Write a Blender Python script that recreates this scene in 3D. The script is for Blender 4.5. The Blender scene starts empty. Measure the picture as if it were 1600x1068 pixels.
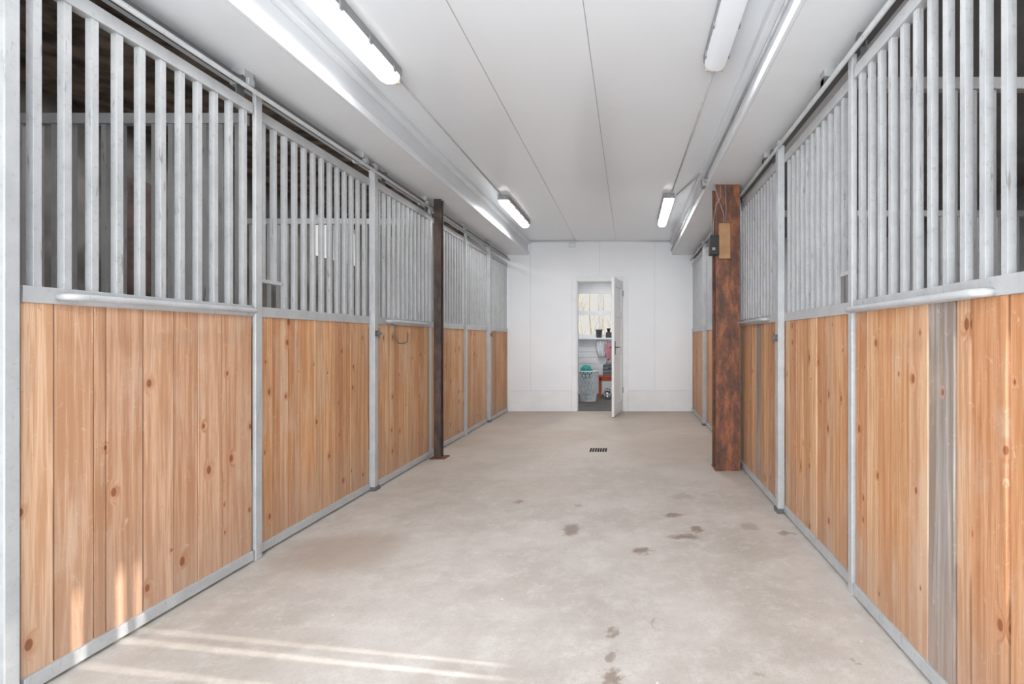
import bpy, bmesh, math, random
from mathutils import Vector, Matrix
random.seed(7)
scene=bpy.context.scene
COL=scene.collection
CH=1.155; F=800.0; VX=983.0; VY=530.0
def FL(px,py):
    d=CH*F/(py-VY); return ((px-VX)*d/F, d)
def s2l(c):
    out=[]
    for v in c:
        v=v/255.0
        out.append(v/12.92 if v<=0.04045 else ((v+0.055)/1.055)**2.4)
    return tuple(out)+(1.0,)

# ---------------------------------------------------------------- materials
def newmat(name):
    m=bpy.data.materials.new(name); m.use_nodes=True
    nt=m.node_tree; nt.nodes.clear()
    out=nt.nodes.new('ShaderNodeOutputMaterial'); b=nt.nodes.new('ShaderNodeBsdfPrincipled')
    nt.links.new(b.outputs[0],out.inputs[0]); return m,nt,b
def node(nt,t,ins=None,**kw):
    n=nt.nodes.new(t)
    for k,v in kw.items(): setattr(n,k,v)
    if ins:
        for k,v in ins.items():
            if isinstance(v,bpy.types.NodeSocket): nt.links.new(v,n.inputs[k])
            else: n.inputs[k].default_value=v
    return n
def math_(nt,op,a,b=0.0,c=None,clamp=False):
    n=nt.nodes.new('ShaderNodeMath'); n.operation=op; n.use_clamp=clamp
    for i,v in enumerate((a,b,c)):
        if v is None: continue
        if isinstance(v,bpy.types.NodeSocket): nt.links.new(v,n.inputs[i])
        else: n.inputs[i].default_value=v
    return n.outputs[0]
def mixc(nt,f,a,b,bt='MIX'):
    n=nt.nodes.new('ShaderNodeMix'); n.data_type='RGBA'; n.blend_type=bt
    for i,v in ((0,f),(6,a),(7,b)):
        if isinstance(v,bpy.types.NodeSocket): nt.links.new(v,n.inputs[i])
        else: n.inputs[i].default_value=v
    return n.outputs[2]
def mrange(nt,v,a,b,c=0.0,d=1.0,smooth=True):
    n=nt.nodes.new('ShaderNodeMapRange')
    if smooth: n.interpolation_type='SMOOTHSTEP'
    nt.links.new(v,n.inputs[0])
    for i,x in ((1,a),(2,b),(3,c),(4,d)): n.inputs[i].default_value=x
    return n.outputs[0]
def simple(name,col,rough=0.5,metal=0.0,noise=0.08,scale=8,bump=0.0,emit=None):
    m,nt,b=newmat(name)
    c=s2l(col); tc=node(nt,'ShaderNodeTexCoord')
    nz=node(nt,'ShaderNodeTexNoise',{'Vector':tc.outputs['Object'],'Scale':scale,'Detail':5.0})
    dk=tuple(x*(1-noise*2.2) for x in c[:3])+(1,)
    nt.links.new(mixc(nt,mrange(nt,nz.outputs[0],0.3,0.7),dk,c),b.inputs['Base Color'])
    b.inputs['Roughness'].default_value=rough; b.inputs['Metallic'].default_value=metal
    if bump:
        bp=node(nt,'ShaderNodeBump',{'Height':nz.outputs[0],'Strength':bump,'Distance':0.01})
        nt.links.new(bp.outputs[0],b.inputs['Normal'])
    if emit:
        b.inputs['Emission Color'].default_value=s2l(emit[0]); b.inputs['Emission Strength'].default_value=emit[1]
    return m

def wood_mat(name,dull=0.0):
    m,nt,b=newmat(name)
    geo=node(nt,'ShaderNodeNewGeometry')
    sp=node(nt,'ShaderNodeSeparateXYZ',{0:geo.outputs['Position']})
    u=math_(nt,'ADD',sp.outputs[0],sp.outputs[1]); z=sp.outputs[2]
    tint=node(nt,'ShaderNodeAttribute',attribute_name='tint')
    sd=math_(nt,'MULTIPLY',tint.outputs['Alpha'],37.0)
    kv=node(nt,'ShaderNodeCombineXYZ',{0:math_(nt,'MULTIPLY',u,7.0),1:math_(nt,'MULTIPLY',z,4.3),2:0.0})
    vo=node(nt,'ShaderNodeTexVoronoi',{'Vector':kv.outputs[0],'Scale':1.0,'Randomness':1.0},voronoi_dimensions='2D')
    dist=vo.outputs['Distance']
    rnd=node(nt,'ShaderNodeSeparateColor',{0:vo.outputs['Color']}).outputs[0]
    has=math_(nt,'GREATER_THAN',rnd,0.58)
    size=math_(nt,'MULTIPLY_ADD',rnd,0.16,-0.065)
    kd=math_(nt,'DIVIDE',dist,size)
    knot=math_(nt,'MULTIPLY',mrange(nt,kd,0.7,1.1,1.0,0.0),has)
    halo=math_(nt,'MULTIPLY',mrange(nt,kd,0.9,3.0,1.0,0.0),has)
    gw=math_(nt,'ADD',math_(nt,'MULTIPLY',u,42.0),math_(nt,'MULTIPLY',halo,1.3))
    gv=node(nt,'ShaderNodeCombineXYZ',{0:gw,1:math_(nt,'MULTIPLY',z,1.2),2:sd})
    g1=node(nt,'ShaderNodeTexNoise',{'Vector':gv.outputs[0],'Scale':1.0,'Detail':4.0,'Roughness':0.6,'Distortion':0.9})
    gv2=node(nt,'ShaderNodeCombineXYZ',{0:math_(nt,'MULTIPLY',u,240.0),1:math_(nt,'MULTIPLY',z,6.0),2:sd})
    g2=node(nt,'ShaderNodeTexNoise',{'Vector':gv2.outputs[0],'Scale':1.0,'Detail':3.0})
    gv3=node(nt,'ShaderNodeCombineXYZ',{0:math_(nt,'MULTIPLY',u,5.0),1:math_(nt,'MULTIPLY',z,1.8),2:sd})
    g3=node(nt,'ShaderNodeTexNoise',{'Vector':gv3.outputs[0],'Scale':1.0,'Detail':6.0,'Roughness':0.65})
    base=tint.outputs['Color']
    dark=mixc(nt,1.0,base,(0.74,0.62,0.52,1),'MULTIPLY')
    light=mixc(nt,0.4,base,s2l((230,204,176)))
    c=mixc(nt,mrange(nt,g1.outputs[0],0.42,0.62,0.0,0.95),base,dark)
    c=mixc(nt,mrange(nt,g1.outputs[0],0.25,0.44,0.7,0.0),c,light)
    c=mixc(nt,mrange(nt,g2.outputs[0],0.46,0.70,0.0,0.7),c,dark)
    c=mixc(nt,mrange(nt,g3.outputs[0],0.48,0.70,0.0,0.5),c,s2l((202,178,158)))
    c=mixc(nt,mrange(nt,g3.outputs[0],0.28,0.42,0.35,0.0),c,s2l((168,128,98)))
    sc=node(nt,'ShaderNodeCombineXYZ',{0:math_(nt,'MULTIPLY',u,30.0),1:math_(nt,'MULTIPLY',z,22.0),2:sd})
    sn=node(nt,'ShaderNodeTexNoise',{'Vector':sc.outputs[0],'Scale':1.0,'Detail':8.0,'Roughness':0.78,'Distortion':1.0})
    c=mixc(nt,mrange(nt,sn.outputs[0],0.58,0.68,0.0,0.45),c,s2l((222,202,182)))
    c=mixc(nt,mrange(nt,sn.outputs[0],0.30,0.40,0.45,0.0),c,s2l((138,98,72)))
    c=mixc(nt,mrange(nt,z,0.0,0.55,0.45,0.0),c,s2l((166,142,126)))
    c=mixc(nt,math_(nt,'MULTIPLY',halo,0.32),c,s2l((176,108,62)))
    c=mixc(nt,math_(nt,'MULTIPLY',knot,0.82),c,s2l((126,72,42)))
    if dull: c=mixc(nt,dull,c,(0.02,0.018,0.016,1))  # painted shade: near-black mixed into the planks of inner partitions
    nt.links.new(c,b.inputs['Base Color'])
    b.inputs['Roughness'].default_value=0.6; b.inputs['Specular IOR Level'].default_value=0.3
    bp=node(nt,'ShaderNodeBump',{'Height':g1.outputs[0],'Strength':0.15,'Distance':0.004})
    nt.links.new(bp.outputs[0],b.inputs['Normal'])
    return m
M_wood=wood_mat('pine_planks')
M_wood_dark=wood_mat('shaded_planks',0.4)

def steel_mat(name,col,spots=0.5,rough=0.42,metal=0.1,dkf=.88,grime=0.25):
    m,nt,b=newmat(name); geo=node(nt,'ShaderNodeNewGeometry')
    n1=node(nt,'ShaderNodeTexNoise',{'Vector':geo.outputs['Position'],'Scale':9.0,'Detail':6.0,'Roughness':0.65})
    mp=node(nt,'ShaderNodeMapping',{0:geo.outputs['Position'],3:(60,60,9)})
    n2=node(nt,'ShaderNodeTexNoise',{'Vector':mp.outputs[0],'Scale':1.0,'Detail':4.0})
    n3=node(nt,'ShaderNodeTexNoise',{'Vector':geo.outputs['Position'],'Scale':55.0,'Detail':6.0,'Roughness':0.7})
    c=s2l(col); dk=tuple(x*dkf for x in c[:3])+(1,)
    cc=mixc(nt,mrange(nt,n1.outputs[0],0.35,0.65),dk,c)
    cc=mixc(nt,mrange(nt,n3.outputs[0],0.55,0.68,0.0,grime),cc,s2l((132,124,116)))
    cc=mixc(nt,mrange(nt,n2.outputs[0],0.64,0.73,0.0,spots),cc,s2l((104,94,86)))
    nt.links.new(cc,b.inputs['Base Color'])
    b.inputs['Roughness'].default_value=rough; b.inputs['Metallic'].default_value=metal
    bp=node(nt,'ShaderNodeBump',{'Height':n2.outputs[0],'Strength':0.05,'Distance':0.002})
    nt.links.new(bp.outputs[0],b.inputs['Normal']); return m
M_steel=steel_mat('painted_grey_steel',(184,186,188),0.35)
M_bar=steel_mat('galvanised_bars',(184,186,188),0.55,0.42,0.08,grime=0.35)
M_bardark=steel_mat('dull_bars',(172,172,172),0.6,0.5,0.1)
M_track=steel_mat('track_steel',(104,105,106),0.6,0.4,0.3)
M_pipe=steel_mat('handle_pipe',(186,188,190),0.2,0.4,0.1)

def rust_mat(name,cols,streak=1.0):
    m,nt,b=newmat(name); geo=node(nt,'ShaderNodeNewGeometry')
    mp=node(nt,'ShaderNodeMapping',{0:geo.outputs['Position'],3:(12,12,4.5)})
    n1=node(nt,'ShaderNodeTexNoise',{'Vector':mp.outputs[0],'Scale':1.0,'Detail':9.0,'Roughness':0.75})
    n2=node(nt,'ShaderNodeTexNoise',{'Vector':geo.outputs['Position'],'Scale':60.0,'Detail':4.0})
    r=node(nt,'ShaderNodeValToRGB',{0:n1.outputs[0]})
    e=r.color_ramp.elements; e[0].position=0.40; e[0].color=s2l(cols[0]); e[1].position=0.62; e[1].color=s2l(cols[2])
    k=e.new(0.5); k.color=s2l(cols[1])
    c=mixc(nt,mrange(nt,n2.outputs[0],0.5,0.7,0.0,0.5),r.outputs[0],s2l(cols[0]))
    nt.links.new(c,b.inputs['Base Color']); b.inputs['Roughness'].default_value=0.6
    bp=node(nt,'ShaderNodeBump',{'Height':n2.outputs[0],'Strength':0.25,'Distance':0.003})
    nt.links.new(bp.outputs[0],b.inputs['Normal']); return m
M_rust=rust_mat('rusty_orange_steel',((74,50,42),(110,68,48),(154,96,62)))
M_rustdark=rust_mat('rusty_dark_steel',((48,41,40),(74,59,53),(98,76,64)))

def concrete():
    m,nt,b=newmat('stained_concrete'); geo=node(nt,'ShaderNodeNewGeometry'); pos=geo.outputs['Position']
    n1=node(nt,'ShaderNodeTexNoise',{'Vector':pos,'Scale':1.3,'Detail':10.0,'Roughness':0.72})
    n2=node(nt,'ShaderNodeTexNoise',{'Vector':pos,'Scale':7.0,'Detail':10.0,'Roughness':0.85})
    n3=node(nt,'ShaderNodeTexNoise',{'Vector':pos,'Scale':110.0,'Detail':3.0})
    c=mixc(nt,mrange(nt,n1.outputs[0],0.38,0.62),s2l((178,170,161)),s2l((198,191,184)))
    c=mixc(nt,mrange(nt,n2.outputs[0],0.46,0.64,0.0,0.55),c,s2l((214,209,204)))
    c=mixc(nt,mrange(nt,n2.outputs[0],0.30,0.42,0.35,0.0),c,s2l((158,146,135)))
    c=mixc(nt,mrange(nt,n3.outputs[0],0.55,0.8,0.0,0.5),c,s2l((146,136,126)))
    sp=node(nt,'ShaderNodeSeparateXYZ',{0:pos})
    c=mixc(nt,mrange(nt,sp.outputs[1],2.5,7.0,0.0,0.5),c,s2l((190,174,159)))
    for rot in (.6,-1.0,1.9):
        nsx=node(nt,'ShaderNodeMapping',{0:pos,1:(rot*7,0,0),2:(0,0,rot),3:(2.4,34,1)})
        ns=node(nt,'ShaderNodeTexNoise',{'Vector':nsx.outputs[0],'Scale':1.5,'Detail':6.0,'Roughness':0.7})
        c=mixc(nt,mrange(nt,ns.outputs[0],0.64,0.72,0.0,0.35),c,s2l((226,222,218)))
    vf=node(nt,'ShaderNodeTexVoronoi',{'Vector':pos,'Scale':9.0})
    vr=node(nt,'ShaderNodeSeparateColor',{0:vf.outputs['Color']}).outputs[0]
    fl=math_(nt,'MULTIPLY',mrange(nt,vf.outputs['Distance'],0.03,0.07,0.7,0.0),math_(nt,'GREATER_THAN',vr,0.8))
    c=mixc(nt,fl,c,s2l((236,234,231)))
    mpc=node(nt,'ShaderNodeVectorMath',{0:pos,1:n2.outputs['Color']},operation='ADD')
    vc=node(nt,'ShaderNodeTexVoronoi',{'Vector':mpc.outputs[0],'Scale':0.7},feature='DISTANCE_TO_EDGE')
    c=mixc(nt,mrange(nt,vc.outputs['Distance'],0.0,0.005,0.25,0.0),c,s2l((140,128,118)))
    nd=node(nt,'ShaderNodeTexNoise',{'Vector':pos,'Scale':16.0,'Detail':7.0,'Roughness':0.7})
    off=node(nt,'ShaderNodeVectorMath',{0:nd.outputs['Color'],1:(0.5,0.5,0.5)},operation='SUBTRACT')
    off2=node(nt,'ShaderNodeVectorMath',{0:off.outputs[0],'Scale':0.17},operation='SCALE')
    dp=node(nt,'ShaderNodeVectorMath',{0:pos,1:off2.outputs[0]},operation='ADD').outputs[0]
    stains=[(893,827,14,8,0.85,0),(1004,860,13,6,0.95,0),(1088,826,9,5,0.85,0),(1068,838,23,4,0.8,-0.5),(1052,804,14,3,0.85,0.2),
            (957,1055,14,13,0.85,0),(960,987,9,8,0.75,0),(1022,972,4,10,0.45,0),(955,1026,7,8,0.7,0),(1227,832,11,3,0.75,0),
            (1170,822,15,6,0.4,0.5),(810,784,7,3,0.85,0),(905,789,7,3,0.5,0),(1065,775,20,4,0.4,-0.5),(1185,1056,11,4,0.45,0),
            (1335,1032,4,4,0.6,0)]
    def stain(px,py,rx,ry,rot):
        x,d=FL(px,py)
        rxm=rx*d/F; rym=ry*d*d/(CH*F)
        v=node(nt,'ShaderNodeVectorMath',{0:dp,1:(x,d,0)},operation='SUBTRACT').outputs[0]
        mp=node(nt,'ShaderNodeMapping',{0:v,2:(0,0,rot),3:(1/rxm,1/rym,0)}).outputs[0]
        return node(nt,'ShaderNodeVectorMath',{0:mp},operation='LENGTH').outputs['Value']
    for px,py,rx,ry,a,rot in stains:
        L=stain(px,py,rx,ry,rot)
        c=mixc(nt,mrange(nt,L,0.5,1.4,a*0.8,0.0),c,s2l((118,94,76)))
    for px,py,rx,ry,a in [(530,862,95,34,0.5),(700,690,60,10,0.3),(840,760,80,22,0.2),(420,1000,120,20,0.15),(1050,700,90,25,0.2),(880,680,60,10,.25)]:
        L=stain(px,py,rx,ry,0)
        c=mixc(nt,mrange(nt,L,0.55,1.3,a,0.0),c,s2l((160,139,120)))
    nt.links.new(c,b.inputs['Base Color'])
    nt.links.new(mrange(nt,n2.outputs[0],0.3,0.7,0.42,0.7),b.inputs['Roughness'])
    b.inputs['Specular IOR Level'].default_value=0.4
    bp=node(nt,'ShaderNodeBump',{'Height':n3.outputs[0],'Strength':0.1,'Distance':0.003})
    nt.links.new(bp.outputs[0],b.inputs['Normal'])
    return m
M_conc=concrete()
M_ceil=simple('white_ceiling_panel',(240,245,250),0.16,0,0.01,1.5)
M_wall=simple('white_wall_panel',(240,243,247),0.4,0,0.015,2)
M_white=simple('white_paint',(238,240,242),0.4,0,0.02,6)
M_seam=simple('seam_grey',(170,172,176),0.7)
M_wseam=simple('seam_pale',(206,209,214),0.6)
M_beam=simple('beam_paint',(236,240,244),0.5,0,0.02,3)
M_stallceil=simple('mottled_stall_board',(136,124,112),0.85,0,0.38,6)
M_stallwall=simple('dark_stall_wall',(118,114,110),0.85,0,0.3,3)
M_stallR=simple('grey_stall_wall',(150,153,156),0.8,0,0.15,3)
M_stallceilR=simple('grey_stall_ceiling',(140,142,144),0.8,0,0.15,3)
M_darkfloor=simple('grey_floor_paint',(104,100,97),0.6,0,0.15,5)
M_black=simple('black_plastic',(26,26,28),0.4)
M_slot=simple('drain_darkness',(12,11,10),0.9)
M_greypl=simple('grey_plastic',(160,162,164),0.45)
M_cable=simple('pale_cable',(196,198,200),0.5)
M_pine=simple('pine_block',(176,134,94),0.6,0,0.12,14)
M_redwood=simple('red_painted_wood',(206,88,44),0.5,0,0.1,10)
M_teal=simple('turquoise_cloth',(60,170,162),0.9,0,0.15,20,0.3)
M_pink=simple('pink_cloth',(218,160,168),0.9,0,0.12,20,0.3)
M_grcl=simple('grey_cloth',(150,148,152),0.9,0,0.12,20,0.3)
M_plw=simple('white_plastic',(232,236,240),0.4)
M_inox=simple('stainless',(200,200,200),0.2,0.9,0.05)
M_crate=simple('grey_crate_plastic',(104,104,110),0.5)
M_snow=simple('outdoor_ground',(206,196,176),0.9,0,0.15,0.6)
M_bark=simple('tan_bark',(176,160,136),0.9,0,0.2,5)
M_tube_l=simple('diffuser_lit',(250,250,250),0.35,0,0.0,3,0,((255,253,250),1.3))
M_tube_r=simple('diffuser_dim',(222,225,230),0.3,0,0.02,3,0,((238,244,255),0.22))  # faint glow added to the dull diffuser
M_capy=simple('yellowed_cap',(206,194,168),0.4)
M_rag=simple('brown_blanket',(86,70,66),0.9,0,0.2,9)
mg,ntg,bg=newmat('window_glass')
bg.inputs['Transmission Weight'].default_value=1.0; bg.inputs['Roughness'].default_value=0.0; bg.inputs['IOR'].default_value=1.05
nzg=node(ntg,'ShaderNodeTexNoise',{'Scale':3.0}); ntg.links.new(mixc(ntg,nzg.outputs[0],(0.97,0.98,0.98,1),(1,1,1,1)),bg.inputs['Base Color'])
M_glass=mg

# ---------------------------------------------------------------- mesh helpers
class MB:
    def __init__(s): s.v=[]; s.f=[]; s.t=[]; s.sm=[]
    def box(s,x0,x1,y0,y1,z0,z1,tag=None):
        if x0>x1:x0,x1=x1,x0
        if y0>y1:y0,y1=y1,y0
        if z0>z1:z0,z1=z1,z0
        b=len(s.v)
        s.v+=[(x0,y0,z0),(x1,y0,z0),(x1,y1,z0),(x0,y1,z0),(x0,y0,z1),(x1,y0,z1),(x1,y1,z1),(x0,y1,z1)]
        for q in ((0,3,2,1),(4,5,6,7),(0,1,5,4),(1,2,6,5),(2,3,7,6),(3,0,4,7)):
            s.f.append([b+i for i in q]); s.t.append(tag); s.sm.append(False)
        return s
    def tube(s,pts,r,n=12,cap=True,tag=None):
        pts=[Vector(p) for p in pts]; b=len(s.v); rs=r if isinstance(r,(list,tuple)) else [r]*len(pts)
        up=None
        for i,p in enumerate(pts):
            if i==0: t=pts[1]-p
            elif i==len(pts)-1: t=p-pts[i-1]
            else: t=(pts[i+1]-p).normalized()+(p-pts[i-1]).normalized()
            t.normalize()
            if up is None: up=Vector((0,0,1)) if abs(t.z)<0.9 else Vector((1,0,0))
            a=t.cross(up).normalized(); c=a.cross(t).normalized(); up=c
            for k in range(n):
                w=2*math.pi*k/n; q=p+(a*math.cos(w)+c*math.sin(w))*rs[i]; s.v.append(tuple(q))
        for i in range(len(pts)-1):
            for k in range(n):
                s.f.append([b+i*n+k,b+i*n+(k+1)%n,b+(i+1)*n+(k+1)%n,b+(i+1)*n+k]); s.t.append(tag); s.sm.append(True)
        if cap:
            s.f.append([b+k for k in range(n)][::-1]); s.t.append(tag); s.sm.append(False)
            e=b+(len(pts)-1)*n; s.f.append([e+k for k in range(n)]); s.t.append(tag); s.sm.append(False)
        return s
    def rev(s,prof,c,n=20):
        return s.tube([(c[0],c[1],c[2]+z) for r,z in prof],[r for r,z in prof],n)
    def obj(s,name,mat,org=(0,0,0),parent=None,bevel=0.0):
        me=bpy.data.meshes.new(name)
        me.from_pydata([(x-org[0],y-org[1],z-org[2]) for x,y,z in s.v],[],s.f)
        me.materials.append(mat); me.polygons.foreach_set('use_smooth',s.sm)
        bm=bmesh.new(); bm.from_mesh(me); bmesh.ops.recalc_face_normals(bm,faces=bm.faces); bm.to_mesh(me); bm.free()
        if any(t is not None for t in s.t):
            a=me.color_attributes.new(name='tint',type='FLOAT_COLOR',domain='CORNER')
            for p in me.polygons:
                t=s.t[p.index]
                for li in p.loop_indices: a.data[li].color=(t[0][0],t[0][1],t[0][2],t[1])
        o=bpy.data.objects.new(name,me); COL.objects.link(o)
        if parent: o.parent=parent
        else: o.location=org
        if bevel:
            b=o.modifiers.new('bevel','BEVEL'); b.width=bevel; b.segments=2; b.limit_method='ANGLE'
        return o
def empty(name,org,label,cat,group=None):
    e=bpy.data.objects.new(name,None); e.empty_display_size=0.1; e.location=org; COL.objects.link(e)
    meta(e,label,cat,group); return e
def meta(o,label,cat,group=None):
    o['label']=label; o['category']=cat
    if group: o['group']=group
def struct(o,label=None,cat=None):
    o['kind']='structure'
    if label: o['label']=label
    if cat: o['category']=cat
    return o

# ---------------------------------------------------------------- room shell
XL,XR=-3.9,4.2; YB=8.25; Y0=-3.0; ZC=2.74; ZS=2.516; ZST=2.8
BL,BR=-1.63,0.71
struct(MB().box(XL-.1,XR+.1,Y0-.2,YB,-.1,0).obj('floor',M_conc),'stained beige concrete floor of the stable aisle','floor')
struct(MB().box(BL-.02,BR+.02,Y0,YB,ZC,ZC+.12).obj('ceiling',M_ceil),'glossy white panelled ceiling','ceiling')
struct(MB().box(-2.12,BL,Y0,YB,ZS,ZC+.12).obj('ceiling.001',M_beam),'white lowered soffit beam along the stalls','ceiling')
struct(MB().box(BR,1.2,Y0,YB,ZS,ZC+.12).obj('ceiling.002',M_beam),'white lowered soffit beam along the stalls','ceiling')
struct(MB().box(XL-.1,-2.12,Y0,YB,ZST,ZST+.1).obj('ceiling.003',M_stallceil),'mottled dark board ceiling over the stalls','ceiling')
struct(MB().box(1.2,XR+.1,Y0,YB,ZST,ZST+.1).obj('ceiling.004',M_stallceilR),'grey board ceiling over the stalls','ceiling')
LW=(6.3,7.45,2.2,2.72); RW=(0.55,1.40,1.38,2.19)
def wall_with_hole_x(name,x0,x1,y0,y1,z1,h,mat,lab):
    a,b,c,d=h; m=MB()
    m.box(x0,x1,y0,a,0,z1).box(x0,x1,b,y1,0,z1).box(x0,x1,a,b,0,c).box(x0,x1,a,b,d,z1)
    return struct(m.obj(name,mat),lab,'wall')
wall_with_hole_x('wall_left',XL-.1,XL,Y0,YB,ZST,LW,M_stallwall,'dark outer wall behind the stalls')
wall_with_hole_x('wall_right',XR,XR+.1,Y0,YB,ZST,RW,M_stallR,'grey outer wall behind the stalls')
struct(MB().box(-2.04,-1.96,Y0,1.56,0,ZS).obj('wall_left.001',M_wall),'pale painted wall continuing past the stalls','wall')
struct(MB().box(1.03,1.11,Y0,1.06,0,ZS).obj('wall_right.001',M_wall),'pale painted wall continuing past the stalls','wall')
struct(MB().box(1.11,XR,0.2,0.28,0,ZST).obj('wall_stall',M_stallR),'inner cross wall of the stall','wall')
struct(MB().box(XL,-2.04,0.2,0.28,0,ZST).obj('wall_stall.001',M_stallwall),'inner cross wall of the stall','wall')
DX0,DX1,DZ=-.84,-.10,2.09
struct(MB().box(XL-.1,DX0,YB,YB+.12,0,ZC+.2).box(DX1,XR+.1,YB,YB+.12,0,ZC+.2).box(DX0,DX1,YB,YB+.12,DZ,ZC+.2).obj('wall_back',M_wall),'white panelled end wall with a doorway','wall')
k=1
def trim(m,mat,lab,bev=0):
    global k
    o=m.obj('trim_%d'%k,mat,bevel=bev); k+=1; struct(o,lab,'trim'); return o
for px in (829,937,1023):
    X=(px-VX)/97.0; z0=.33 if px!=937 else 2.17
    trim(MB().box(X-.002,X+.002,YB-.0015,YB+.01,z0,ZC),M_wseam,'thin vertical seam in the end wall')
struct(MB().box(-1.95,-.93,YB-.010,YB,0.0,.33).obj('baseboard_back',M_white,bevel=.002),'wide white kick board along the end wall','baseboard')
struct(MB().box(-.015,1.02,YB-.010,YB,0.0,.33).obj('baseboard_back.001',M_white,bevel=.002),'wide white kick board along the end wall','baseboard')
trim(MB().box(-1.95,-.93,YB-.0105,YB,.33,.333).box(-.015,1.02,YB-.0105,YB,.33,.333),M_wseam,'thin joint strip above kick board')
for X in (-.854,-.216):
    trim(MB().box(X-.0022,X+.0022,Y0,YB,ZC-.001,ZC+.01),M_seam,'ceiling panel seam')
trim(MB().box(-.925,DX0,YB-.022,YB,0,2.165).box(DX1,-.02,YB-.022,YB,0,2.165).box(DX0,DX1,YB-.022,YB,DZ,2.165)
     .box(DX0,DX0+.012,YB,YB+.12,0,DZ).box(DX1-.012,DX1,YB,YB+.12,0,DZ).box(DX0+.012,DX1-.012,YB,YB+.12,DZ-.012,DZ),M_white,'white door casing',.003)
trim(MB().box(BL,BL+.022,Y0,YB,ZS,ZS+.05),M_beam,'moulding along beam lower edge',.004)
trim(MB().box(BL,BL+.045,Y0,YB,ZC-.05,ZC),M_beam,'moulding along beam upper edge',.006)
trim(MB().box(BR-.022,BR,Y0,YB,ZS,ZS+.05),M_beam,'moulding along beam lower edge',.004)
trim(MB().box(BR-.045,BR,Y0,YB,ZC-.05,ZC),M_beam,'moulding along beam upper edge',.006)

def window(name,x,w,lab,mid=False):
    y0,y1,z0,z1=w; m=MB(); t=.04
    m.box(x-.03,x+.03,y0,y1,z0,z0+t).box(x-.03,x+.03,y0,y1,z1-t,z1).box(x-.03,x+.03,y0,y0+t,z0+t,z1-t).box(x-.03,x+.03,y1-t,y1,z0+t,z1-t)
    if mid: m.box(x-.02,x+.02,(y0+y1)/2-.02,(y0+y1)/2+.02,z0+t,z1-t)
    return struct(m.obj(name,M_white),lab,'window')
window('window_1',XL-.05,LW,'small white-framed stall window',True)
window('window_2',XR+.05,RW,'small white-framed stall window')

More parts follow.
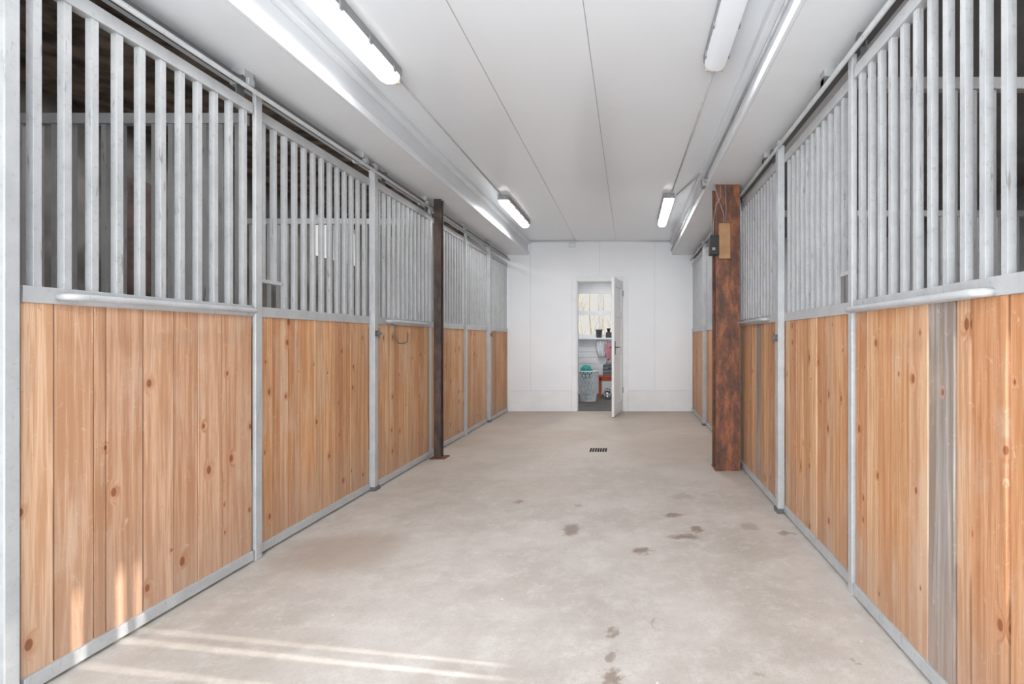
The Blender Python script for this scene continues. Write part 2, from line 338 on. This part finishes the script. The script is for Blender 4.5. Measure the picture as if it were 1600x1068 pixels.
# ---------------------------------------------------------------- stall fronts
TONE={'pale':[(212,172,142),(204,162,132),(216,180,150),(198,154,124),(210,168,138)],
      'warm':[(212,166,126),(202,152,112),(216,176,138),(196,146,108),(208,160,118),(208,168,136)]}
GREY=(152,147,144)
barmesh={}
def getbar(z0,z1,w,t,mat):
    key=(round(z0,3),round(z1,3),w,t,mat.name)
    if key not in barmesh:
        m=MB().box(-t/2,t/2,-w/2,w/2,0,z1-z0); o=m.obj('bar',mat); me=o.data; bpy.data.objects.remove(o)
        bm=bmesh.new(); bm.from_mesh(me); bmesh.ops.bevel(bm,geom=[e for e in bm.edges if abs(e.verts[0].co.z-e.verts[1].co.z)>.1],offset=.0008,segments=1,affect='EDGES'); bm.to_mesh(me); bm.free()
        barmesh[key]=me
    return barmesh[key]
def stall_panel(name,mp,u0,u1,edges=None,tone='pale',grey=(),gap=.0045,gaps={},handle=None,zh=1.30,label='',cat='',wood=None,barmat=None,
                railmat=None,ztop=2.38,cut=None,swap=False,hang=False,group=None,edgebars=True):
    wood=wood or M_wood; barmat=barmat or M_bar; railmat=railmat or M_steel
    base=mp((u0+u1)/2,-.02,0.0)
    e=empty(name,base,label,cat,group)
    def bx(m,a,b,v0,v1,z0,z1,tag=None):
        p=mp(a,v0,z0); q=mp(b,v1,z1); m.box(p[0],q[0],p[1],q[1],p[2],q[2],tag); return m
    if edges is None:
        edges=[u0]; 
        while edges[-1]<u1-.17: edges.append(edges[-1]+random.uniform(.085,.145))
        edges.append(u1)
    m=MB(); last=None
    for i in range(len(edges)-1):
        a,b=edges[i],edges[i+1]
        g=gaps.get(i,gap)
        ch=[t for t in TONE[tone] if t!=last]; last=random.choice(ch)
        c=GREY if i in grey else last; j=random.uniform(.95,1.03)
        col=s2l(tuple(min(255,x*j) for x in c)); v=random.uniform(-.004,.003)
        bx(m,a+.0005,b-g,-.032,-.007+v,.05,1.30,(col,random.random()))
    m.obj('plank_panel',wood,base,e)
    bx(MB(),u0,u1,-.036,0.0,1.275,1.33).obj('middle_rail',railmat,base,e,bevel=.002)
    bx(MB(),u0,u1,-.04,0,ztop-.055,ztop).obj('top_rail',railmat,base,e,bevel=.002)
    bx(MB(),u0,u1,-.036,.004,.012,.06).obj('bottom_rail',railmat,base,e,bevel=.002)
    if cut:
        bx(MB(),cut[0],cut[1],-.03,0,cut[2],cut[2]+.02).obj('hatch_rail',railmat,base,e,bevel=.002)
    n=max(2,int(round((u1-u0)/.088))); st=(u1-u0)/n
    for i in range(n):
        u=u0+st*(i+.5)
        z0=1.33
        if cut and cut[0]<u<cut[1]: z0=cut[2]+.02
        me=getbar(z0,ztop-.055,.025,.025,barmat)
        o=bpy.data.objects.new('bar',me); COL.objects.link(o); o.parent=e
        p=mp(u,-.019,z0); o.location=(p[0]-base[0],p[1]-base[1],p[2]-base[2])
        if swap: o.rotation_euler=(0,0,math.pi/2)
    if handle:
        a,b=handle; r=.0125
        pts=[mp(a,-.004,zh),mp(a,.03,zh),mp(a+.015,.045,zh),mp(a+.04,.05,zh),mp(b-.04,.05,zh),mp(b-.015,.045,zh),mp(b,.03,zh),mp(b,-.004,zh)]
        m=MB().tube(pts,r,14)
        h=m.obj('handle_rail',M_pipe,base,e); h['label']='round pale grey tubular handle rail'
    if hang:
        for u in (u0+.10,u1-.08):
            m=MB(); bx(m,u-.025,u+.025,-.012,-.004,ztop-.03,ztop+.10)
            p=mp(u,-.004,ztop+.075); q=mp(u,.018,ztop+.075); m.tube([p,q],.028,14)
            m.obj('roller_hanger',M_track,base,e)
    return e
def L(X): return lambda u,v,z:(X+v,u,z)
def R(X): return lambda u,v,z:(X-v,u,z)
def C(Y): return lambda u,v,z:(u,Y-v,z)
dl=lambda px:1560/(983-px)
dr=lambda px:808/(px-983)
DP='fixed stall front with pine planks and grey steel bars'
stall_panel('stall_door',L(-1.95),1.648,2.655,edges=[1.648]+[dl(p) for p in (90,152,170,228,275,313,350)]+[2.655],tone='pale',
   handle=(1.75,2.62),zh=1.30,label='sliding stall door, worn pale pine planks, long tubular handle rail',cat='stall door',hang=True,gaps={0:.007,3:.008,1:.005})
stall_panel('stall_partition',L(-1.975),2.735,3.895,edges=[2.735]+[dl(p) for p in (436,447,460,470,478,500,512,532,545,555)]+[3.895],tone='warm',grey=(),
   cut=(2.735,2.92,1.46),label='fixed stall front, knotty orange pine with small feed hatch',cat='stall panel')
stall_panel('stall_door',L(-1.95),3.975,5.02,tone='warm',handle=(4.1,4.88),label='sliding stall door, orange pine planks, short handle rail and tie hook',cat='stall door',hang=True)
stall_panel('stall_partition',L(-1.975),5.10,6.14,tone='warm',label='fixed stall front, pine and steel bars, behind a rusty post',cat='stall panel')
stall_panel('stall_partition',L(-1.975),6.20,7.13,tone='warm',label=DP,cat='stall panel')
stall_panel('stall_door',L(-1.95),7.24,8.22,tone='warm',label='sliding stall door nearest the white end wall',cat='stall door')
stall_panel('stall_door',R(1.01),1.17,2.30,edges=[1.17,dr(1568),dr(1510),dr(1487),dr(1447),1.86,dr(1390),2.09,2.19,2.30],tone='warm',grey=(3,),gaps={0:.014,1:.016,2:.012,3:.005},
   handle=(1.42,2.27),zh=1.285,label='sliding stall door, mixed pine planks with one weathered grey plank',cat='stall door',hang=True)
stall_panel('stall_partition',R(1.03),2.365,3.39,edges=[2.365,2.44,dr(1303),2.60,2.70,2.83,2.93,3.06,3.17,3.29,3.39],tone='warm',gaps={1:.007},cut=(2.365,2.5,1.46),label='fixed stall front with grey bars and one split pine plank',cat='stall panel')
stall_panel('stall_door',R(1.01),3.485,4.70,tone='warm',grey=(4,),handle=(3.7,4.6),label='sliding stall door beside the wide rusty steel column',cat='stall door',hang=True)
stall_panel('stall_partition',R(1.03),4.80,5.86,tone='warm',label=DP,cat='stall panel')
stall_panel('stall_partition',R(1.03),5.92,6.86,tone='warm',label=DP,cat='stall panel')
stall_panel('stall_door',R(1.01),6.94,8.22,tone='warm',label='sliding stall door nearest the white end wall',cat='stall door')
for Y in (2.70,5.06):
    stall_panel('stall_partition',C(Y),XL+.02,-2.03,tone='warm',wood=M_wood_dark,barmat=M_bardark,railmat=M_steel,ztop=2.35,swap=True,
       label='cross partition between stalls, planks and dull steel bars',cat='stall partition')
for Y in (2.33,4.74):
    stall_panel('stall_partition',C(Y),1.09,XR-.02,tone='warm',wood=M_wood,barmat=M_bar,ztop=2.35,swap=True,
       label='cross partition between stalls, planks and pale steel bars',cat='stall partition')
def post(x0,x1,y0,y1,z1,label,mat=None,foot=False):
    mat=mat or M_steel
    m=MB().box(x0,x1,y0,y1,0,z1)
    org=((x0+x1)/2,(y0+y1)/2,0)
    if not foot:
        o=m.obj('stall_post',mat,org,bevel=.003); meta(o,label,'post'); return o
    e=empty('stall_post',org,label,'post')
    m.obj('shaft',mat,org,e,bevel=.003)
    MB().box(x0-.008,x1+.012,y0-.014,y1+.014,0,.03).obj('foot_plate',M_track,org,e,bevel=.003)
    return e
post(-2.0,-1.94,1.59,1.632,ZS,'pale grey steel stall post in a wall corner')
post(-1.965,-1.945,2.668,2.715,2.46,'slim grey steel post between stall door and panel')
post(-1.985,-1.94,3.905,3.958,2.50,'square grey steel stall post with latch',foot=True)
post(-1.985,-1.955,5.035,5.08,2.48,'grey steel stall post behind the rusty post')
post(-1.985,-1.955,6.148,6.19,2.44,'slim grey steel post between panels')
post(-1.985,-1.94,7.145,7.21,2.48,'square grey steel stall post',foot=True)
post(.99,1.06,1.08,1.16,ZS,'pale grey steel stall post')
post(1.005,1.03,2.312,2.352,2.46,'slim grey steel post between stall door and panel')
post(.99,1.035,3.405,3.465,2.48,'square grey steel stall post with latch',foot=True)
post(1.0,1.04,4.725,4.775,2.48,'grey steel stall post behind the wide column')
post(1.01,1.04,5.87,5.912,2.44,'slim grey steel post between panels')
post(.99,1.04,6.868,6.925,2.48,'square grey steel stall post',foot=True)
def latch(x,y,z,s):
    m=MB().box(x,x+s*.035,y-.015,y+.015,z-.008,z+.008).tube([(x+s*.022,y,z-.035),(x+s*.022,y,z+.035)],.005,8).box(x,x+s*.006,y-.024,y+.024,z-.022,z+.022)
    o=m.obj('door_latch',M_track,(x,y,z)); meta(o,'small steel bolt latch on a stall post','latch','stall door latches')
latch(-1.94,3.93,1.20,1); latch(-1.94,7.17,1.22,1); latch(.99,3.43,1.165,-1)
x=-1.952
o=MB().tube([(x,4.2,1.28),(x+.03,4.2,1.27),(x+.035,4.2,1.16),(x+.04,4.24,1.125),(x+.05,4.31,1.12),(x+.07,4.34,1.135),(x+.075,4.34,1.18)],.005,8).obj('tie_hook',M_track,(x,4.2,1.11)); meta(o,'bent steel rod hook hanging on the stall door','hook')
def track(x,s,lab):
    e=empty('door_track',(x,2.6,2.44),lab,'sliding door track')
    org=(x,2.6,2.44)
    MB().box(x-.02,x+.02,1.1,8.2,2.445,2.475).obj('rail',M_track,org,e,bevel=.003)
    MB().tube([(x+s*.045,1.1,2.425),(x+s*.045,8.2,2.425)],.012,10).obj('round_rail',M_steel,org,e)
    for i,y in enumerate((1.5,2.6,3.75,4.9,6.0,7.1)):
        MB().box(x-.05,x+.035,y-.035,y+.035,2.475,ZS).box(x-.05,x+s*.05,y-.02,y+.02,2.44,2.475).obj('bracket',M_steel,org,e,bevel=.004)
track(-1.965,1,'dark steel sliding rail hung above the stall doors')
track(1.03,-1,'dark steel sliding rail hung above the stall doors')

# rusty posts
org=(-1.86,5.0,0)
e=empty('steel_post',org,'slim dark rusty steel post bolted to the floor','post')
MB().box(-1.895,-1.825,4.965,4.972,.01,ZS).box(-1.895,-1.825,5.028,5.035,.01,ZS).box(-1.864,-1.856,4.970,5.030,.01,ZS).obj('shaft',M_rustdark,org,e)
MB().box(-1.925,-1.775,4.93,5.07,0,.010).obj('base_plate',M_rust,org,e)
org=(.87,4.6,0)
e=empty('steel_column',org,'wide rusty orange steel H-beam column','column')
MB().box(.762,.974,4.5,4.514,0.01,ZS).box(.762,.974,4.686,4.70,0.01,ZS).box(.864,.874,4.512,4.688,0.01,ZS).obj('shaft',M_rust,org,e)
MB().box(.757,.979,4.493,4.71,0,.012).obj('base_plate',M_rust,org,e)
o=MB().box(.783,.885,4.465,4.5,1.86,2.17).obj('wooden_block',M_pine,(.83,4.5,1.86),bevel=.004); meta(o,'small pine mounting block screwed to the rusty column','wood block')
org=(.73,4.45,1.87)
e=empty('control_box',org,'black electrical switch box on the pine block','switch box')
MB().box(.70,.783,4.45,4.53,1.89,2.06).obj('body',M_black,org,e,bevel=.006)
MB().box(.722,.748,4.444,4.451,1.93,1.955).obj('cover',M_greypl,org,e,bevel=.002)
def cable(pts,r,lab,mat=None,name='cable'):
    o=MB().tube(pts,r,8).obj(name,mat or M_greypl,tuple(pts[0])); meta(o,lab,'cable')
cable([(.735,4.47,2.06),(.735,4.45,2.2),(.76,4.46,2.33),(.80,4.48,2.40),(.80,4.49,ZS)],.0035,'grey cable running down to the black switch box')
cable([(.83,4.48,2.17),(.825,4.47,2.25),(.79,4.48,2.36),(.77,4.49,2.42),(.75,4.48,ZS)],.003,'grey cable looping down the rusty column')
cable([(.84,4.48,ZS),(.85,4.485,2.3),(.845,4.485,2.17)],.003,'grey cable down the rusty column')
o=MB().box(.65,.71,4.55,4.66,2.52,2.60).tube([(.68,4.52,2.56),(.68,4.55,2.56)],.015,10).obj('junction_box',M_greypl,(.68,4.6,2.52),bevel=.008); meta(o,'grey electrical junction box on the beam edge','junction box')
cable([(.672,Y0,2.585),(.672,4.53,2.585)],.009,'grey conduit running along the beam edge',M_cable,'conduit')
cable([(.672,4.66,2.585),(.672,YB,2.585)],.009,'grey conduit running along the beam edge',M_cable,'conduit')
cable([(-1.40,3.05,ZC-.006),(-1.40,5.58,ZC-.006)],.006,'thin cable on the ceiling between two lamps',M_cable)
cable([(.50,2.9,ZC-.006),(.46,5.5,ZC-.006)],.006,'thin cable on the ceiling between two lamps',M_cable)
cable([(.52,5.6,ZC-.008),(.655,5.0,ZC-.008),(.64,4.64,2.66),(.66,4.61,2.60)],.006,'thin cable from lamp to junction box',M_cable)
cable([(-1.58,YB-.02,ZC-.012),(.66,YB-.02,ZC-.012)],.010,'white conduit at the top of the end wall',M_white,'conduit')
o=MB().box(-.97,-.87,YB-.05,YB,ZC-.10,ZC-.035).obj('sensor_box',M_plw,(-.92,YB,ZC-.1),bevel=.006); meta(o,'small white sensor box high on the end wall','sensor')

# ---------------------------------------------------------------- lamps
def lamp(x,y0,y1,tube_mat,label,cap=None):
    org=(x,(y0+y1)/2,ZC-.1)
    e=empty('fluorescent_lamp',org,label,'ceiling lamp','ceiling tube lamps')
    MB().box(x-.062,x+.062,y0,y1,ZC-.05,ZC).obj('housing',M_greypl,org,e,bevel=.008)
    prof=[(-.058,-.05),(-.056,-.072),(-.043,-.095),(-.022,-.106),(.022,-.106),(.043,-.095),(.056,-.072),(.058,-.05)]
    m=MB(); n=len(prof)
    secs=[(y0+.012,.72),(y0+.02,.9),(y0+.045,1.0),(y1-.045,1.0),(y1-.02,.9),(y1-.012,.72)]
    for y,sc in secs:
        for px,pz in prof: m.v.append((x+px*(.6+.4*sc),y,ZC-.05+(pz+.05)*sc))
    for i in range(len(secs)-1):
        for j in range(n-1):
            m.f.append([i*n+j,i*n+j+1,(i+1)*n+j+1,(i+1)*n+j]); m.t.append(None); m.sm.append(True)
    m.f.append(list(range(n))); m.t.append(None); m.sm.append(False)
    b=(len(secs)-1)*n; m.f.append([b+q for q in range(n)]); m.t.append(None); m.sm.append(False)
    m.obj('diffuser',tube_mat,org,e)
    for i in range(5):
        y=y0+.1+(y1-y0-.2)*i/4
        for s in (-1,1):
            MB().box(x+s*.058,x+s*.066,y-.012,y+.012,ZC-.066,ZC-.03).obj('clip',M_greypl,org,e)
    for s in (-.03,.03):
        MB().tube([(x+s,y0,ZC-.028),(x+s,y0-.03,ZC-.028)],.016,10).obj('cable_gland',M_greypl,org,e)
    if cap:
        MB().box(x-.05,x+.05,y1-.012,y1+.006,ZC-.09,ZC-.045).obj('end_cap',cap,org,e,bevel=.006)
lamp(-1.39,1.72,3.0,M_tube_l,'long fluorescent ceiling lamp with yellowed end, lit',M_capy)
lamp(.475,1.6,2.86,M_tube_r,'long fluorescent ceiling lamp with a dull, faintly glowing diffuser',M_capy)
lamp(-1.385,5.62,6.85,M_tube_l,'lit fluorescent ceiling lamp with grey housing')
lamp(.435,5.55,6.8,M_tube_l,'lit fluorescent ceiling lamp with grey housing')

# ---------------------------------------------------------------- floor drain
dx,dy=FL(935,703)
org=(dx,dy,0)
e=empty('floor_drain',org,'small rectangular cast iron drain grate in the floor','drain')
w,h=.092,.10
MB().box(dx-w,dx+w,dy-h,dy+h,0.0003,.0012).obj('pit_shade_sheet',M_slot,org,e)  # flat black sheet painting the shade of the drain hole
m=MB(); m.box(dx-w,dx+w,dy-h,dy-h+.006,0,.003).box(dx-w,dx+w,dy+h-.006,dy+h,0,.003)
for i in range(0,8):
    xx=dx-w+2*w*i/7; m.box(xx-.003,xx+.003,dy-h+.005,dy+h-.005,0,.003)
m.obj('grate',M_conc,org,e)

# ---------------------------------------------------------------- door leaf
h=Vector((-.112,YB-.03,0)); n=Vector((-.228,7.545,0)); dv=(n-h); ln=dv.length; dv.normalize(); nv=Vector((-dv.y,dv.x,0))
if nv.x<0: nv=-nv
def leafbox(m,a,b,t0,t1,z0,z1):
    b0=len(m.v)
    for z in (z0,z1):
        for (s,t) in ((a,t0),(b,t0),(b,t1),(a,t1)):
            p=h+dv*s+nv*t; m.v.append((p.x,p.y,z))
    for q in ((0,3,2,1),(4,5,6,7),(0,1,5,4),(1,2,6,5),(2,3,7,6),(3,0,4,7)):
        m.f.append([b0+i for i in q]); m.t.append(None); m.sm.append(False)
e=bpy.data.objects.new('door_1',None); e.location=(h.x,h.y,0); COL.objects.link(e); struct(e,'white panelled door standing open into the aisle','door')
org=(h.x,h.y,0)
m=MB(); leafbox(m,0,ln,-.03,-.006,.012,2.075)
for a,b,z0,z1 in ((0,.1,.012,2.075),(ln-.1,ln,.012,2.075),(.1,ln-.1,.012,.2),(.1,ln-.1,1.95,2.075),(.1,ln-.1,.92,1.05),(.1,ln-.1,1.5,1.58)):
    leafbox(m,a,b,-.006,.008,z0,z1)
m.obj('door_leaf',M_white,org,e,bevel=.002)
m=MB(); leafbox(m,ln-.075,ln-.045,.008,.014,.93,1.13); leafbox(m,ln-.066,ln-.054,.012,.06,1.03,1.045); leafbox(m,ln-.17,ln-.054,.05,.062,1.03,1.045)
leafbox(m,ln-.066,ln-.054,-.07,-.03,1.03,1.045); leafbox(m,ln-.17,ln-.054,-.08,-.07,1.03,1.045)
m.obj('door_handle',M_black,org,e,bevel=.002)
for z in (.3,1.85): MB().tube([(h.x+.012,h.y+.004,z),(h.x+.012,h.y+.004,z+.09)],.009,8).obj('hinge',M_greypl,org,e)

# ---------------------------------------------------------------- room beyond
YT=10.9; ZT=2.5; TX0,TX1=-2.4,1.2
struct(MB().box(TX0,TX1,YB,YT+.1,-.1,-.002).obj('floor.001',M_darkfloor),'dark grey floor of the tack room','floor')
struct(MB().box(TX0,TX1,YB+.12,YT+.1,ZT,ZT+.1).obj('ceiling.005',M_ceil),'white ceiling of the tack room','ceiling')
struct(MB().box(TX0-.1,TX0,YB+.12,YT+.1,0,ZT+.1).obj('wall_left.002',M_wall),'white tack room side wall','wall')
struct(MB().box(TX1,TX1+.1,YB+.12,YT+.1,0,ZT+.1).obj('wall_right.002',M_wall),'white tack room side wall','wall')
WX0,WX1,WZ0,WZ1=-1.3,-.15,1.19,2.2
m=MB().box(TX0,WX0,YT,YT+.1,0,ZT).box(WX1,TX1,YT,YT+.1,0,ZT).box(WX0,WX1,YT,YT+.1,0,WZ0).box(WX0,WX1,YT,YT+.1,WZ1,ZT)
for i in range(9): m.box(TX0,TX1,YT-.012,YT,.02+i*.125,.135+i*.125)
struct(m.obj('wall_back.001',M_white),'white horizontally boarded tack room wall','wall')
e=bpy.data.objects.new('window_3',None); e.location=(-.72,YT,WZ0); COL.objects.link(e); struct(e,'white muntined window looking onto bare trees','window'); org=(-.72,YT,WZ0)
m=MB(); t=.07
m.box(WX0,WX1,YT,YT+.06,WZ0,WZ0+t).box(WX0,WX1,YT,YT+.06,WZ1-t,WZ1).box(WX0,WX0+t,YT,YT+.06,WZ0,WZ1).box(WX1-t,WX1,YT,YT+.06,WZ0,WZ1)
m.box(WX0,WX1,YT+.005,YT+.055,1.68,1.765).box(-.635,-.58,YT+.01,YT+.05,WZ0,WZ1)
m.obj('window_frame',M_white,org,e)
MB().box(WX0-.05,WX1+.05,YT-.14,YT,WZ0-.035,WZ0).obj('window_sill',M_white,org,e,bevel=.004)
MB().box(WX0+.02,WX1-.02,YT+.028,YT+.032,WZ0+.02,WZ1-.02).obj('glass',M_glass,org,e)

def at(px,d): return (px-VX)*d/F
bxx,byy=at(919,9.6),9.6
org=(bxx,byy,0)
e=empty('laundry_basket',org,'white plastic lattice laundry basket holding turquoise cloth','laundry basket')
nseg,rows,H=16,7,.56
me=bpy.data.meshes.new('lattice'); vs=[];fs=[]
for r in range(rows+1):
    z=H*r/rows; rad=.13+.055*(r/rows)
    for i in range(nseg):
        a=2*math.pi*(i+.5*(r%2))/nseg; vs.append((rad*math.cos(a)*1.05,rad*math.sin(a)*.85,z))
for r in range(rows):
    for i in range(nseg):
        j=(i+1)%nseg
        a,b,c,d=r*nseg+i,r*nseg+j,(r+1)*nseg+i,(r+1)*nseg+j
        if r%2==0: fs+=[(a,b,c),(b,d,c)]
        else: fs+=[(a,b,d),(a,d,c)]
me.from_pydata(vs,[],fs); me.materials.append(M_plw)
o=bpy.data.objects.new('lattice',me); COL.objects.link(o); o.parent=e
w=o.modifiers.new('w','WIREFRAME'); w.thickness=.019
m=MB().tube([(bxx+.198*math.cos(a),byy+.16*math.sin(a),H+.0) for a in [2*math.pi*i/24 for i in range(25)]],.015,8)
m.obj('rim',M_plw,org,e)
MB().rev([(.13,.0),(.135,.01)],(bxx,byy,0),24).obj('basket_base',M_plw,org,e)
def blob(name,c,s,mat,label,cat,seed=0,amp=.25):
    bm=bmesh.new(); bmesh.ops.create_icosphere(bm,subdivisions=4,radius=1.0)
    from mathutils import noise
    for v in bm.verts:
        k_=1+amp*noise.noise(v.co*2.2+Vector((seed,0,0)))+amp*.5*noise.noise(v.co*5+Vector((seed,3,0)))
        v.co=Vector((v.co.x*s[0]*k_,v.co.y*s[1]*k_,max(v.co.z*k_,-.95)*s[2]))
    me=bpy.data.meshes.new(name); bm.to_mesh(me); bm.free(); me.materials.append(mat)
    for p in me.polygons: p.use_smooth=True
    o=bpy.data.objects.new(name,me); o.location=c; COL.objects.link(o); meta(o,label,cat); return o
blob('cloth',(bxx-.04,byy,.54),(.12,.11,.13),M_teal,'crumpled turquoise cloth heaped in the laundry basket','cloth',3)
b0,b1=at(934,10.2),at(982,10.2); yb0,yb1=10.15,10.45
org=((b0+b1)/2,10.3,0)
e=empty('bench',org,'low red painted wooden bench','bench')
MB().box(b0,b1,yb0,yb1,.40,.435).box(b0+.03,b1-.03,yb0+.02,yb0+.045,.33,.40).obj('seat',M_redwood,org,e,bevel=.004)
for xx in (b0+.02,b1-.07):
    for yy in (yb0+.02,yb1-.06):
        MB().box(xx,xx+.045,yy,yy+.045,0,.40).obj('leg',M_redwood,org,e,bevel=.003)
cx0,cx1=at(942,10.2),at(972,10.2)
m=MB().box(cx0,cx1,10.17,10.43,.436,.45)
for z in (.45,.52,.59): m.box(cx0,cx1,10.17,10.18,z,z+.045).box(cx0,cx1,10.42,10.43,z,z+.045).box(cx0,cx0+.01,10.17,10.43,z,z+.045).box(cx1-.01,cx1,10.17,10.43,z,z+.045)
for xx in (cx0,cx1-.02,(cx0+cx1)/2): m.box(xx,xx+.02,10.165,10.18,.436,.65)
o=m.obj('crate',M_crate,((cx0+cx1)/2,10.3,.436)); meta(o,'grey slatted plastic crate on the red bench','crate')
blob('cloth',((cx0+cx1)/2,10.3,.66),(.15,.1,.09),M_grcl,'grey cloth heaped in the plastic crate','cloth',9)
for (px,zc,mat,lab,sd) in ((940,.96,M_plw,'white towel hanging from a wall hook',1),(953,.90,M_pink,'pink cloth hanging from a wall hook',5)):
    X=at(px,10.75); me=bpy.data.meshes.new('towel'); vs=[];fs=[]; nx,nz=14,10
    for j in range(nz+1):
        for i in range(nx+1):
            u=i/nx-.5; v=j/nz; wv=.055+.08*(1-abs(v-.5))
            vs.append((u*2*wv*(.6+.5*(1-v)),.022*math.sin(u*22+sd+v),-v*.36))
    for j in range(nz):
        for i in range(nx): a=j*(nx+1)+i; fs.append((a,a+1,a+nx+2,a+nx+1))
    me.from_pydata(vs,[],fs); me.materials.append(mat)
    for p in me.polygons: p.use_smooth=True
    o=bpy.data.objects.new('towel',me); o.location=(X,10.83-.04*(sd==5),zc+.18); COL.objects.link(o)
    so=o.modifiers.new('s','SOLIDIFY'); so.thickness=.008
    meta(o,lab,'towel')
    q=MB().tube([(X,YT-.005,zc+.20),(X,10.80,zc+.19),(X,10.79,zc+.22)],.008,8).obj('wall_hook',M_greypl,(X,YT,zc+.2)); meta(q,'small metal wall hook holding a cloth','hook')
me=bpy.data.meshes.new('blanket'); vs=[];fs=[]; nx,nz=24,10
for j in range(nz+1):
    for i in range(nx+1):
        u=i/nx; v=j/nz; vs.append((.03+.02*math.sin(u*30+v*2),u*.42,-v*.95))
for j in range(nz):
    for i in range(nx): a=j*(nx+1)+i; fs.append((a,a+1,a+nx+2,a+nx+1))
me.from_pydata(vs,[],fs); me.materials.append(M_rag)
for p in me.polygons: p.use_smooth=True
o=bpy.data.objects.new('blanket',me); o.location=(XL+.01,3.8,2.4); COL.objects.link(o)
so=o.modifiers.new('s','SOLIDIFY'); so.thickness=.01; meta(o,'dark brown horse blanket hanging on the stall wall','blanket')

kx,ky=at(949,9.95),9.95; org=(kx,ky,0)
e=empty('kettle',org,'small shiny stainless kettle standing on the floor','kettle')
MB().rev([(.06,0),(.075,.01),(.078,.06),(.065,.11),(.04,.135)],(kx,ky,0),24).obj('body',M_inox,org,e)
MB().rev([(.04,.135),(.03,.15),(.008,.155),(.01,.175)],(kx,ky,0),20).obj('lid',M_black,org,e)
MB().tube([(kx-.06,ky,.05),(kx-.1,ky,.09),(kx-.12,ky,.12)],[.016,.012,.009],10).obj('spout',M_inox,org,e)
MB().tube([(kx-.05,ky,.12),(kx-.045,ky,.18),(kx,ky,.205),(kx+.045,ky,.18),(kx+.05,ky,.12)],.007,8).obj('kettle_handle',M_black,org,e)
mx=at(936,10.83)
o=MB().rev([(.05,0),(.07,.15),(.078,.155),(.078,.175),(.068,.175)],(mx,10.83,WZ0),20).obj('plant_pot',M_crate,(mx,10.83,WZ0)); meta(o,'dark tapered pot on the window sill','pot')
gx=at(951,10.82); org=(gx,10.82,WZ0)
o=MB().box(gx-.06,gx+.06,10.79,10.86,WZ0,WZ0+.12).rev([(.03,.12),(.03,.17),(.045,.18),(.045,.2)],(gx,10.825,WZ0),14).obj('radio',M_black,org,bevel=.006); meta(o,'small black appliance on the window sill','appliance')

# ---------------------------------------------------------------- outdoors
o=MB().box(-40,40,-30,60,-.3,-.12).obj('ground',M_snow); struct(o,'pale ground outside','ground')
m=MB(); random.seed(3)
for i in range(60):
    x=random.uniform(-7,4); y=random.uniform(19,34); H=random.uniform(4,7); r=random.uniform(.015,.04)
    p=[Vector((x,y,-.12))]
    for j in range(4): p.append(p[-1]+Vector((random.uniform(-.12,.12),random.uniform(-.1,.1),H/4)))
    m.tube(p,[r,r*.85,r*.65,r*.4,r*.15],5,False)
    for b in range(10):
        z=random.uniform(.6,H*.8); q=Vector((x,y,z)); L_=random.uniform(.4,1.0); a=random.uniform(0,6.28)
        q2=q+Vector((math.cos(a)*L_*.4,math.sin(a)*L_*.4,L_*.8)); m.tube([q,(q+q2)/2+Vector((0,0,.03)),q2],[r*.35,r*.25,.004],4,False)
o=m.obj('bare_trees',M_bark); meta(o,'dense thicket of bare tan trees outside the window','trees'); o['kind']='stuff'

# ---------------------------------------------------------------- lights
w=bpy.data.worlds.new('sky'); scene.world=w; w.use_nodes=True
nt=w.node_tree; bgd=nt.nodes['Background']
tc=node(nt,'ShaderNodeTexCoord'); sp=node(nt,'ShaderNodeSeparateXYZ',{0:tc.outputs['Generated']})
nt.links.new(mixc(nt,mrange(nt,sp.outputs[2],0.0,0.5),(0.88,0.86,0.80,1),(0.76,0.84,0.95,1)),bgd.inputs[0]); bgd.inputs[1].default_value=0.85
sun=bpy.data.lights.new('sun','SUN'); sun.energy=12; sun.angle=math.radians(.8); sun.color=(1,.95,.88)
so=bpy.data.objects.new('sun',sun); COL.objects.link(so)
so.rotation_euler=Vector((-1.48,.22,-.45)).to_track_quat('-Z','Y').to_euler()
def area(name,loc,rot,sx,sy,p,col=(1,1,1)):
    a=bpy.data.lights.new(name,'AREA'); a.shape='RECTANGLE'; a.size=sx; a.size_y=sy; a.energy=p; a.color=col
    o=bpy.data.objects.new(name,a); o.location=loc; o.rotation_euler=rot; COL.objects.link(o); return o
area('rear_fill',(-.45,-2.6,.95),(math.radians(116),0,0),2.7,1.6,195,(.955,.98,1.0))  # added fill behind the camera, tilted up to brighten the ceiling
for x,y,p in ((-1.39,2.36,6),(-1.385,6.23,14),(.435,6.17,14),(.475,2.23,5),(-1.39,-1.2,14),(.475,-1.2,14)):  # last pair is added fill behind the camera, without fixtures
    area('tube_and_fill_light',(x,y,ZC-.112),(0,0,0),.1,1.15,p,(.98,.99,1))
area('tack_room_fill',(-.6,9.6,ZT-.05),(0,0,0),.3,1.0,21,(1,.99,.98))  # added fill for the room beyond, no fixture there
for x,y,p in ((2.6,1.5,18),(2.6,3.5,20),(2.6,6.4,20),(-3.0,1.3,12),(-3.0,3.9,24),(-3.0,6.6,24)):  # added fill lights that brighten the stall interiors, no fixtures
    area('stall_fill',(x,y,ZST-.03),(0,0,0),.6,1.2,p,(1,1,1))

# ---------------------------------------------------------------- camera
cam=bpy.data.cameras.new('camera'); co=bpy.data.objects.new('camera',cam); COL.objects.link(co)
co.location=(0,0,CH); co.rotation_euler=(math.radians(90),0,0)
cam.sensor_width=36; cam.lens=18; cam.shift_x=-(VX-800)/1600; cam.shift_y=-(534-VY)/1600
cam.clip_start=.05
scene.camera=co
scene.view_settings.view_transform='Standard'; scene.view_settings.look='None'; scene.view_settings.exposure=0.06
